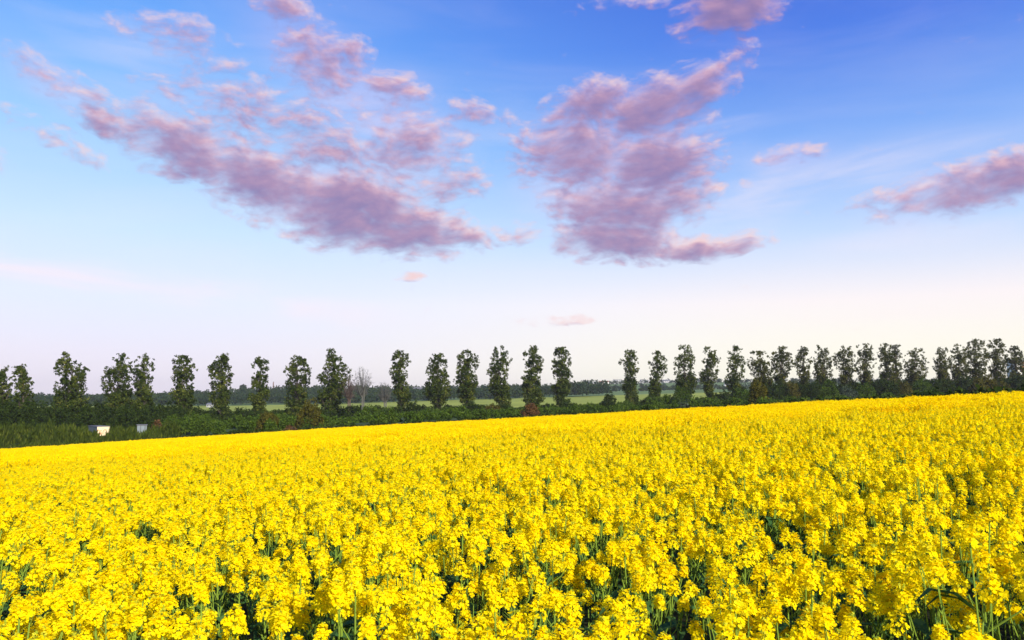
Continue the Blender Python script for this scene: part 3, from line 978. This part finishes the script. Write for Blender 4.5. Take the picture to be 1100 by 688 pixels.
def house(px, top, wpx, Y, wall, roof, label, flat=False, storeys=2, rz=0.0, cat='house', group=None, name='house', hwall=None):
    x = (px - CX) / F_PX * Y
    z = gz(x, Y)
    ztop = at(px, top, Y).z
    w = wpx * Y / F_PX
    H = max(ztop - z, 3.0)
    root = empty(name, (x, Y, z - 0.3), label, cat, group, rz)
    hw_ = H + 0.3 if flat else (H + 0.3) * 0.66
    d = min(max(w * 0.6, 6), 12)
    part('wall', wall, root, [(-w / 2, w / 2, -d / 2, d / 2, -0.5, hw_)])
    if flat:
        part('roof', roof, root, [(-w / 2 - 0.2, w / 2 + 0.2, -d / 2 - 0.2, d / 2 + 0.2, hw_ + 0.003, hw_ + 0.35)])
    else:
        gable('roof', roof, root, -w / 2, w / 2, -d / 2, d / 2, hw_ + 0.003, H + 0.3 - hw_)
    nw = max(2, int(w / 3.2))
    for s in range(storeys):
        for k in range(nw):
            cx = -w / 2 + (k + 0.5) * w / nw
            z0 = 1.0 + s * (hw_ - 0.6) / storeys
            part('window', M_GLASS, root, [(cx - 0.55, cx + 0.55, -d / 2 - 0.03, -d / 2 + 0.05, z0, z0 + min(1.3, hw_ * 0.3))])
    return root


G_H = 'houses along the far ridge'
house(630, 409.6, 4, 1440, M_BEIGE, M_ROOF_G, 'small low house at the left end of the ridge village, over the dark wood', group=G_H)
house(638, 408.6, 3.6, 1440, M_GREYW, M_ROOF_G, 'dark square house on the ridge above the dark wood', flat=True, group=G_H)
house(646, 409.6, 5, 1460, M_BEIGE, M_ROOF_R, 'beige house with a red roof on the ridge', group=G_H)
house(651.5, 409.4, 4, 1430, M_WHITE, M_ROOF_R, 'pale house with a red roof beside the beige one on the ridge', group=G_H)
house(662.5, 408.0, 7.5, 1440, M_GREYW, M_ROOF_G, 'long grey flat roofed block just left of the vase shaped poplar', flat=True, storeys=3, group=G_H)
house(690, 408.2, 4, 1440, M_GREYW, M_ROOF_G, 'grey square block between the vase shaped and the fan topped poplar', flat=True, storeys=3, group=G_H)
house(696, 408.6, 2.6, 1450, M_GREYW, M_ROOF_G, 'narrow grey block touching the fan topped poplar on its left', flat=True, group=G_H)
house(715, 408.2, 8, 1440, M_GREYW, M_ROOF_G, 'long grey building on the ridge between the fan topped and the shaggy poplar', group=G_H)
house(752, 408.4, 5, 1440, M_GREYW, M_ROOF_G, 'grey house on the ridge left of the thin topped poplar', group=G_H)
house(779.5, 412.4, 4.2, 1150, M_WHITE, M_ROOF_G, 'small bright white farmhouse on the slope right of the thin topped poplar', group=None)
house(449, 416.2, 8.5, 850, M_WHITE, M_ROOF_G, 'white house half hidden in the far woods near the middle', group=None)
house(228, 435.8, 5.5, 560, M_GREYW, M_ROOF_G, 'long low pale barn in the fields left of the seventh poplar', storeys=1, group=None, name='barn', cat='barn')


def chimney(px, top, Y):
    x = (px - CX) / F_PX * Y
    z = gz(x, Y)
    H = at(px, top, Y).z - z
    root = empty('chimney_stack', (x, Y, z - 0.3), 'thin dark chimney standing on the far wooded hill', 'chimney')
    def frustum(name, z0, z1, r0, r1, mat):
        bm = bmesh.new()
        bmesh.ops.create_cone(bm, cap_ends=True, segments=16, radius1=r0, radius2=r1, depth=z1 - z0, matrix=Matrix.Translation((0, 0, (z0 + z1) / 2)))
        me = bpy.data.meshes.new(name); bm.to_mesh(me); bm.free(); me.materials.append(mat)
        obj(name, me, root)
    frustum('shaft', 0, H, 0.85, 0.55, M_BRICK)
    frustum('collar', H + 0.003, H + 0.5, 0.7, 0.7, M_ROOF_G)
    frustum('base', 0.003, 2.0, 1.3, 1.2, M_BRICK)


chimney(294.3, 410.6, 930)

# white and pink building at the right border
def border_house():
    Y = 300.0
    x = (1096 - CX) / F_PX * Y
    z = gz(x, Y)
    sc = Y / F_PX
    root = empty('apartment_house', (x, Y, z), 'white and pink building seen between the leaves at the right border', 'house')
    zt = at(1096, 387.5, Y).z - z
    w, d = 17 * sc, 6.0
    part('wall', M_WHITE, root, [(-2.2 * sc - 0.6, w, 0, d, -0.5, zt)])
    part('roof', M_ROOF_G, root, [(-2.2 * sc - 0.8, w + 0.2, -0.2, d + 0.2, zt + 0.003, zt + 0.4)])
    for k in range(3):
        z0 = zt - 1.3 - k * 1.35
        p = part('balcony', M_PINK, root, [(0.1 * sc, w, -0.6, -0.003, z0, z0 + 0.55)])
        for j in range(2):
            part('window', M_GLASS, root, [(0.8 + j * 2.0, 2.0 + j * 2.0, -0.02, 0.05, z0 + 0.6, z0 + 1.15)])


border_house()


def cream_hut():
    Y = 134.0
    sc = Y / F_PX
    b = at(110.5, 468.3, Y)
    g = gz(b.x, Y)
    root = empty('field_hut', (b.x, Y, g), 'cream hut with orange marks on its sunlit end, among the reeds', 'hut', rz=R(45))
    w, d, h = 11.4 * sc / math.cos(R(18)), 4.6, 9.4 * sc
    z0 = b.z - g
    part('body', M_BLUEG, root, [(-w / 2, w / 2, 0.06, d, z0, z0 + h)], 0.03)
    part('end_panel', M_CREAM, root, [(-w / 2 - 0.03, w / 2 + 0.03, 0.0, 0.056, z0 - 0.03, z0 + h + 0.03)], 0.01)
    pr = Quads()
    for k in range(44):
        u, v = rng.normal(-0.18, 0.26), rng.normal(0.42, 0.17)
        if not (-0.46 < u < 0.4 and 0.08 < v < 0.85): continue
        s1, s2, a = rng.uniform(0.06, 0.2), rng.uniform(0.03, 0.08), rng.normal(0.5, 0.6)
        c = np.array([u * w, -0.004 - 0.0002 * k, z0 + v * h])
        e1 = np.array([math.cos(a), 0, math.sin(a)]) * s1; e2 = np.array([-math.sin(a), 0, math.cos(a)]) * s2
        pr.add([c - e1, c - e2, c + e1, c + e2])
    pr.build('printed_marks', [M_ORANGE], root)
    part('roof', M_ROOF_G, root, [(-w / 2 - 0.08, w / 2 + 0.08, -0.1, d + 0.1, z0 + h + 0.034, z0 + h + 0.11)])
    for sx in (-1, 1):
        for y_ in (0.5, d - 0.5):
            part('post', M_ROOF_G, root, [(sx * (w / 2 - 0.2) - 0.07, sx * (w / 2 - 0.2) + 0.07, y_ - 0.07, y_ + 0.07, -0.3, z0 - 0.003)])


cream_hut()


def grey_hut():
    Y = 140.0
    sc = Y / F_PX
    b = at(152.0, 465.8, Y)
    g = gz(b.x, Y)
    root = empty('field_hut', (b.x, Y, g), 'pale blue grey hut with a dark slit between its doors, among the reeds', 'hut', rz=R(25))
    w, d, h = 9.5 * sc, 2.4, 8.5 * sc
    z0 = b.z - g
    part('body', M_BLUEG, root, [(-w / 2, w / 2, 0.05, d, z0 - 0.6, z0 + h)], 0.02)
    part('door', M_PALE_SHADED, root, [(-w / 2 + 0.02, -w * 0.18, 0, 0.046, z0, z0 + h - 0.05)])
    part('door', M_PALE_SHADED, root, [(-w * 0.08, w * 0.26, 0, 0.046, z0, z0 + h - 0.05)])
    part('door', M_PALE_SHADED, root, [(w * 0.36, w / 2 - 0.02, 0, 0.046, z0 + h * 0.35, z0 + h - 0.05)])
    part('roof', M_ROOF_G, root, [(-w / 2 - 0.1, w / 2 + 0.1, -0.12, d + 0.1, z0 + h + 0.004, z0 + h + 0.09)])
    part('foundation', M_GREYW, root, [(-w / 2 - 0.03, w / 2 + 0.03, 0.02, d + 0.03, -0.4, z0 - 0.604)])


grey_hut()

# ------------------------------------------------------------------ the rape plants
def unit(v):
    return v / (np.linalg.norm(v, axis=-1, keepdims=True) + 1e-9)


def flowers(Q, C, N, size, mat, cup=0.25):
    """four petalled flowers at C facing N"""
    k = len(C)
    N = unit(N)
    a = unit(np.cross(N, rng.normal(size=(k, 3))))
    b = np.cross(N, a)
    s = size * (0.8 + 0.4 * rng.random((k, 1)))
    fv = rng.random(k)
    for j in range(4):
        an = j * math.pi / 2 + rng.normal(size=(k, 1)) * 0.12
        d = a * np.cos(an) + b * np.sin(an)
        e = np.cross(N, d)
        cu = cup + rng.normal(size=(k, 1)) * 0.22
        tip = C + d * s + N * s * cu
        w1 = C + d * s * 0.66 + e * s * 0.46 + N * s * (cu * 0.55 + 0.05)
        w2 = C + d * s * 0.66 - e * s * 0.46 + N * s * (cu * 0.55 + 0.05)
        Q.add(np.stack([C, w1, tip, w2], 1), mat, np.clip(fv * 0.75 + rng.random(k) * 0.25, 0, 1))


def head_geo(Q, P, axis, n, size, mats, scale=1.0, pods=8):
    """a raceme: open flowers around the upper stalk, buds at its tip, young pods below"""
    mp, mb, ms = mats
    axis = np.asarray(axis, float) / np.linalg.norm(axis)
    s1 = np.cross(axis, (0.3, 0.9, 0.1)); s1 /= np.linalg.norm(s1)
    s2 = np.cross(axis, s1)
    i = np.arange(n)
    f = (i + 0.5) / n
    th = i * 2.39996 + rng.random() * 6
    L = 0.078 * scale
    h = (f - 0.5) * L + rng.normal(size=n) * 0.005 * scale
    r = (0.037 - 0.022 * f ** 1.6) * scale * (0.55 + 0.6 * rng.random(n))
    rad = np.cos(th)[:, None] * s1 + np.sin(th)[:, None] * s2
    C = np.asarray(P) + axis * h[:, None] + rad * r[:, None]
    N = rad * (0.95 - 0.5 * f[:, None]) + axis * (0.25 + 0.8 * f[:, None]) + np.array([0, 0, 0.2]) + rng.normal(size=(n, 3)) * 0.28
    flowers(Q, C, N, size, mp)
    Pv, Av = Vector(P), Vector(axis)
    Q.tube([Pv - Av * (L * 0.5 + 0.15 * scale), Pv, Pv + Av * L * 0.5], [0.0022, 0.0018, 0.0012], 3, ms)
    nb = 7
    tb = rng.random(nb) * 6.28
    B = np.asarray(P) + axis * (L * 0.5 + rng.random((nb, 1)) * 0.014 * scale) + (np.cos(tb)[:, None] * s1 + np.sin(tb)[:, None] * s2) * 0.007 * scale
    Q.add(rand_quads(B, 0.011 * scale, 2, 0.003), mb)
    if pods:
        tp = rng.random(pods) * 6.28
        o = np.asarray(P) - axis * (L * 0.55 + rng.random((pods, 1)) * 0.12 * scale)
        dr = np.cos(tp)[:, None] * s1 + np.sin(tp)[:, None] * s2
        e = o + dr * 0.035 * scale + axis * 0.035 * scale
        sd = np.cross(dr, axis) * 0.0016
        Q.add(np.stack([o - sd, o + sd, e + sd * 0.6, e - sd * 0.6], 1), ms)


def blade_geo(Q, base, ang, L, W, mat):
    d = np.array([math.cos(ang), math.sin(ang), 0.0])
    e = np.array([-math.sin(ang), math.cos(ang), 0.0])
    pts = []
    for f, w, z in ((0, 0.35, 0), (0.3, 1.0, 0.20), (0.65, 0.85, 0.25), (1.0, 0.05, 0.02)):
        c = np.asarray(base) + d * L * f + np.array([0, 0, L * z])
        pts.append((c - e * W * w * 0.5 + np.array([0, 0, 0.15 * W * w]), c, c + e * W * w * 0.5 + np.array([0, 0, 0.15 * W * w])))
    for (a0, b0, c0), (a1, b1, c1) in zip(pts, pts[1:]):
        Q.add([a0, b0, b1, a1], mat)
        Q.add([b0, c0, c1, b1], mat)


def plant_layout(r_):
    """main stalk with side branches: returns stalk polylines and flower heads (position, axis)"""
    H = CANOPY
    lean = Vector((r_.uniform(-0.08, 0.08), r_.uniform(-0.08, 0.08), 0))
    top = Vector((0, 0, H * r_.uniform(0.97, 1.03))) + lean
    stalks = [([Vector((0, 0, -0.02)), Vector((0, 0, 0.5)) + lean * 0.3, top], 0.0055)]
    heads = [(top, Vector((lean.x, lean.y, 1)))]
    n = r_.choice((5, 6, 6, 7))
    for k in range(n):
        a = k * 2.4 + r_.uniform(-0.4, 0.4)
        z0 = r_.uniform(0.45, 0.80) * H
        rr = r_.uniform(0.07, 0.19)
        p0 = Vector((0, 0, z0)) + lean * (z0 / H) ** 2
        zt = H * r_.uniform(0.88, 0.995)
        p2 = Vector((rr * math.cos(a), rr * math.sin(a), zt)) + lean * 0.8
        p1 = p0.lerp(p2, 0.5) + Vector((math.cos(a), math.sin(a), 0)) * 0.03
        stalks.append(([p0, p1, p2], 0.0032))
        heads.append((p2, (p2 - p1).normalized() + Vector((0, 0, 0.6))))
    blades = []
    for k in range(9):
        a = k * 2.1 + r_.uniform(-0.5, 0.5)
        blades.append((Vector((0, 0, r_.uniform(0.30, 0.84) * H)), a, r_.uniform(0.10, 0.20), r_.uniform(0.035, 0.06)))
    return stalks, heads, blades


ALLM = [M_STALK, M_BLADE, M_PETAL, M_BUD]
N_VAR = 6
protos, proto_full = [], []
for k in range(N_VAR):
    r_ = random.Random(100 + k)
    stalks, heads, blades = plant_layout(r_)
    parts_ = []
    Q = Quads()
    for pl, rad in stalks:
        Q.tube(pl, [rad, rad * 0.8, rad * 0.55], 5)
    parts_.append(('stem', Q.build('stem', [M_STALK], link=False)))
    F = Quads()
    F.q += Q.q; F.m += Q.m; F.v += Q.v
    for hd, ax in heads:
        Q = Quads()
        head_geo(Q, tuple(hd), tuple(ax), r_.choice((34, 40, 46)), 0.0130, (0, 1, 2), r_.uniform(0.55, 1.10))
        parts_.append(('flower_head', Q.build('flower_head', [M_PETAL, M_BUD, M_STALK], link=False)))
        q, m_, v = Q.arrays()
        F.q.append(q); F.m.append(np.array([2, 3, 0])[m_].astype(np.int32)); F.v.append(v)
    Q = Quads()
    for b in blades:
        blade_geo(Q, tuple(b[0]), b[1], b[2], b[3], 0)
    parts_.append(('leaves', Q.build('leaves', [M_BLADE], link=False)))
    q, m_, v = Q.arrays()
    F.q.append(q); F.m.append(np.full(len(q), 1, dtype=np.int32)); F.v.append(v)
    protos.append(parts_)
    proto_full.append(F.arrays())

# far patches: a metre and a half of crop with fewer, simpler flowers on each plant
N_PATCH = 5
PATCH = 1.5
patch_full = []
for k in range(N_PATCH):
    r_ = random.Random(300 + k)
    Q = Quads()
    for j in range(36):
        ox, oy = r_.uniform(-PATCH / 2, PATCH / 2), r_.uniform(-PATCH / 2, PATCH / 2)
        s = r_.uniform(0.84, 1.12)
        stalks, heads, blades = plant_layout(r_)
        O = np.array([ox, oy, 0.0])
        for pl, rad in stalks[:1]:
            Q.tube([Vector(O) + p * s for p in pl], [0.01, 0.008, 0.005], 3, 0)
        for hd, ax in heads:
            P = O + np.array(tuple(hd)) * s
            n = 11
            C = P + rng.normal(size=(n, 3)) * np.array([0.028, 0.028, 0.036])
            Q.add(rand_quads(C, 0.044, 2, 0.010), 2, rng.random(n * 2) * 0.62)
        for b in blades[:3]:
            p = O + np.array(tuple(b[0])) * s
            blade_geo(Q, p, b[1], b[2] * 1.3, b[3] * 1.5, 1)
    patch_full.append(Q.arrays())

# where the plants stand
NEAR_Y = 26.0


def gen_points():
    step = 0.262
    x, y = np.meshgrid(np.arange(-1.35 * NEAR_Y, 1.35 * NEAR_Y, step), np.arange(-1.2, NEAR_Y, step))
    x = x.ravel() + rng.uniform(-0.13, 0.13, x.size)
    y = y.ravel() + rng.uniform(-0.13, 0.13, y.size)
    keep = (np.abs(x) < 1.10 * np.maximum(y, 0) + 5.0) & ((np.hypot(x, y) > 1.25) & ((y > 1.55) | (np.abs(x) > 2.6))) & (y < edge_dist(x / np.maximum(y, 0.5)))
    x, y = x[keep], y[keep]
    nz_ = np.array([mnoise.noise(Vector((a * 1.1, b * 1.1, 3.3))) * 0.45 + mnoise.noise(Vector((a * 3.1, b * 3.1, 9.1))) * 0.6 for a, b in zip(x, y)])
    keep = rng.random(len(x)) < np.clip(0.90 + 0.55 * nz_ - 0.10 * (y < 6), 0.3, 1.0)
    x, y, nz_ = x[keep], y[keep], nz_[keep]
    big = np.array([mnoise.noise(Vector((a * 0.25, b * 0.25, 1.0))) for a, b in zip(x, y)])
    s = 1.0 + 0.06 * big + 0.05 * nz_ + rng.normal(size=len(x)) * 0.065
    s = np.clip(s, 0.74, 1.2)
    return x, y, s


PXs, PYs, PSs = gen_points()
PZs = ground_z(PXs, PYs)
dist = np.hypot(PXs, PYs)
in_view = (np.abs(PXs) < 0.66 * PYs + 0.10) & (PYs > 2.0)
order = np.argsort(np.where(in_view, dist, 1e9))
near_ids = order[:300]
is_near = np.zeros(len(PXs), bool)
is_near[near_ids] = True

G_P = 'flowering rape plants at the near side of the field'
roots = []
for n_, i in enumerate(near_ids):
    k = int(rng.integers(N_VAR))
    o = empty('rape_plant', (PXs[i], PYs[i], PZs[i]), 'yellow flowering rape plant in the nearest strip of the field', 'plant', G_P, rng.random() * 6.28)
    s = PSs[i]
    o.scale = (0.5 + 0.5 * s, 0.5 + 0.5 * s, s)
    o.rotation_euler = (rng.normal() * 0.05, rng.normal() * 0.05, rng.random() * 6.28)
    for pn, me in protos[k]:
        obj(pn, me, o)


def build_field():
    """all other rape plants: one object that scatters its own little plant shapes over stored points"""
    qs, ms, vs_, pr = [], [], [], []
    for k, (q, m_, v) in enumerate(proto_full + patch_full):
        qs.append(q); ms.append(m_); vs_.append(v); pr.append(np.full(len(q) * 4, k, dtype=np.int32))
    q = np.concatenate(qs); m_ = np.concatenate(ms); v = np.concatenate(vs_); pr = np.concatenate(pr)
    rest = ~is_near
    A = np.stack([PXs[rest], PYs[rest], PZs[rest]], 1)
    sA = PSs[rest]
    # far patches on a jittered grid out to the field's edge
    step = 1.12
    gx, gy = np.meshgrid(np.arange(-150, 72, step), np.arange(NEAR_Y - 1, 136, step))
    gx = gx.ravel() + rng.uniform(-0.35, 0.35, gx.size); gy = gy.ravel() + rng.uniform(-0.35, 0.35, gy.size)
    t = gx / gy
    k = (np.abs(t) < 1.25) & (gy > NEAR_Y + 0.2) & (gy < edge_dist(t) + rng.uniform(-0.6, 0.3, gx.size))
    gx, gy = gx[k], gy[k]
    B = np.stack([gx, gy, ground_z(gx, gy)], 1)
    big = np.array([mnoise.noise(Vector((a * 0.25, b * 0.25, 1.0))) * 0.6 + mnoise.noise(Vector((a * 0.8, b * 0.8, 5.0))) * 0.4 for a, b in zip(gx, gy)])
    sB = np.clip(1.0 + 0.08 * big + rng.normal(size=len(gx)) * 0.05, 0.82, 1.15)
    pts = np.concatenate([A, B])
    scl = np.concatenate([sA, sB])
    lod = np.concatenate([np.zeros(len(A)), np.ones(len(B))]).astype(np.int32)
    nv = len(q) * 4
    me = bpy.data.meshes.new('rape_crop')
    me.vertices.add(nv + len(pts))
    me.vertices.foreach_set('co', np.concatenate([q.reshape(-1, 3), pts]).astype(np.float32).ravel())
    me.loops.add(nv); me.polygons.add(len(q))
    me.polygons.foreach_set('loop_start', np.arange(0, nv, 4, dtype=np.int32))
    me.loops.foreach_set('vertex_index', np.arange(nv, dtype=np.int32))
    for mt in ALLM: me.materials.append(mt)
    me.polygons.foreach_set('material_index', m_.astype(np.int32))
    n = nv + len(pts)
    def attr(name, typ, vals, field='value'):
        a = me.attributes.new(name, typ, 'POINT'); a.data.foreach_set(field, vals)
    attr('var', 'FLOAT', np.concatenate([np.repeat(v, 4), np.zeros(len(pts))]).astype(np.float32))
    attr('proto', 'INT', np.concatenate([pr, np.full(len(pts), -1)]).astype(np.int32))
    attr('lod', 'INT', np.concatenate([np.zeros(nv), lod]).astype(np.int32))
    attr('scl', 'FLOAT', np.concatenate([np.ones(nv), scl]).astype(np.float32))
    attr('pick', 'INT', np.concatenate([np.zeros(nv), rng.integers(0, 1000, len(pts))]).astype(np.int32))
    rot = np.zeros((n, 3), dtype=np.float32)
    rot[nv:, 2] = rng.random(len(pts)) * 6.283
    tilt = np.where(lod[:, None] == 0, 0.05, 0.012)
    rot[nv:, :2] = rng.normal(size=(len(pts), 2)) * tilt
    attr('rot', 'FLOAT_VECTOR', rot.ravel(), 'vector')
    me.update(calc_edges=True)
    o = obj('rape_crop', me)
    tag(o, kind='stuff')
    ng = bpy.data.node_groups.new('scatter_plants', 'GeometryNodeTree')
    ng.interface.new_socket('Geometry', in_out='INPUT', socket_type='NodeSocketGeometry')
    ng.interface.new_socket('Geometry', in_out='OUTPUT', socket_type='NodeSocketGeometry')
    N, L = ng.nodes, ng.links
    gi, go = N.new('NodeGroupInput'), N.new('NodeGroupOutput')
    def named(name, typ):
        nd = N.new('GeometryNodeInputNamedAttribute'); nd.data_type = typ; nd.inputs['Name'].default_value = name
        return nd.outputs['Attribute']
    def eq(a, val):
        c = N.new('FunctionNodeCompare'); c.data_type = 'INT'; c.operation = 'EQUAL'
        L.new(a, c.inputs[2]); c.inputs[3].default_value = val
        return c.outputs[0]
    def sep_(val):
        s = N.new('GeometryNodeSeparateGeometry'); s.domain = 'POINT'
        L.new(gi.outputs[0], s.inputs[0]); L.new(eq(named('proto', 'INT'), val), s.inputs[1])
        return s.outputs[0]
    points = sep_(-1)
    joinall = N.new('GeometryNodeJoinGeometry')
    for lv, ids in ((0, range(N_VAR)), (1, range(N_VAR, N_VAR + N_PATCH))):
        j = N.new('GeometryNodeJoinGeometry')
        for k in ids:
            g2 = N.new('GeometryNodeGeometryToInstance')
            L.new(sep_(k), g2.inputs[0]); L.new(g2.outputs[0], j.inputs[0])
        ip = N.new('GeometryNodeInstanceOnPoints')
        L.new(points, ip.inputs['Points'])
        L.new(eq(named('lod', 'INT'), lv), ip.inputs['Selection'])
        L.new(j.outputs[0], ip.inputs['Instance'])
        ip.inputs['Pick Instance'].default_value = True
        L.new(named('pick', 'INT'), ip.inputs['Instance Index'])
        er = N.new('FunctionNodeEulerToRotation')
        L.new(named('rot', 'FLOAT_VECTOR'), er.inputs[0])
        L.new(er.outputs[0], ip.inputs['Rotation'])
        cb = N.new('ShaderNodeCombineXYZ')
        if lv == 0:
            for q_ in range(3): L.new(named('scl', 'FLOAT'), cb.inputs[q_])
        else:
            cb.inputs[0].default_value = cb.inputs[1].default_value = 1.0
            L.new(named('scl', 'FLOAT'), cb.inputs[2])
        L.new(cb.outputs[0], ip.inputs['Scale'])
        L.new(ip.outputs[0], joinall.inputs[0])
    L.new(joinall.outputs[0], go.inputs[0])
    md = o.modifiers.new('scatter', 'NODES'); md.node_group = ng
    print('rape plants', len(A), 'patches', len(B))


build_field()
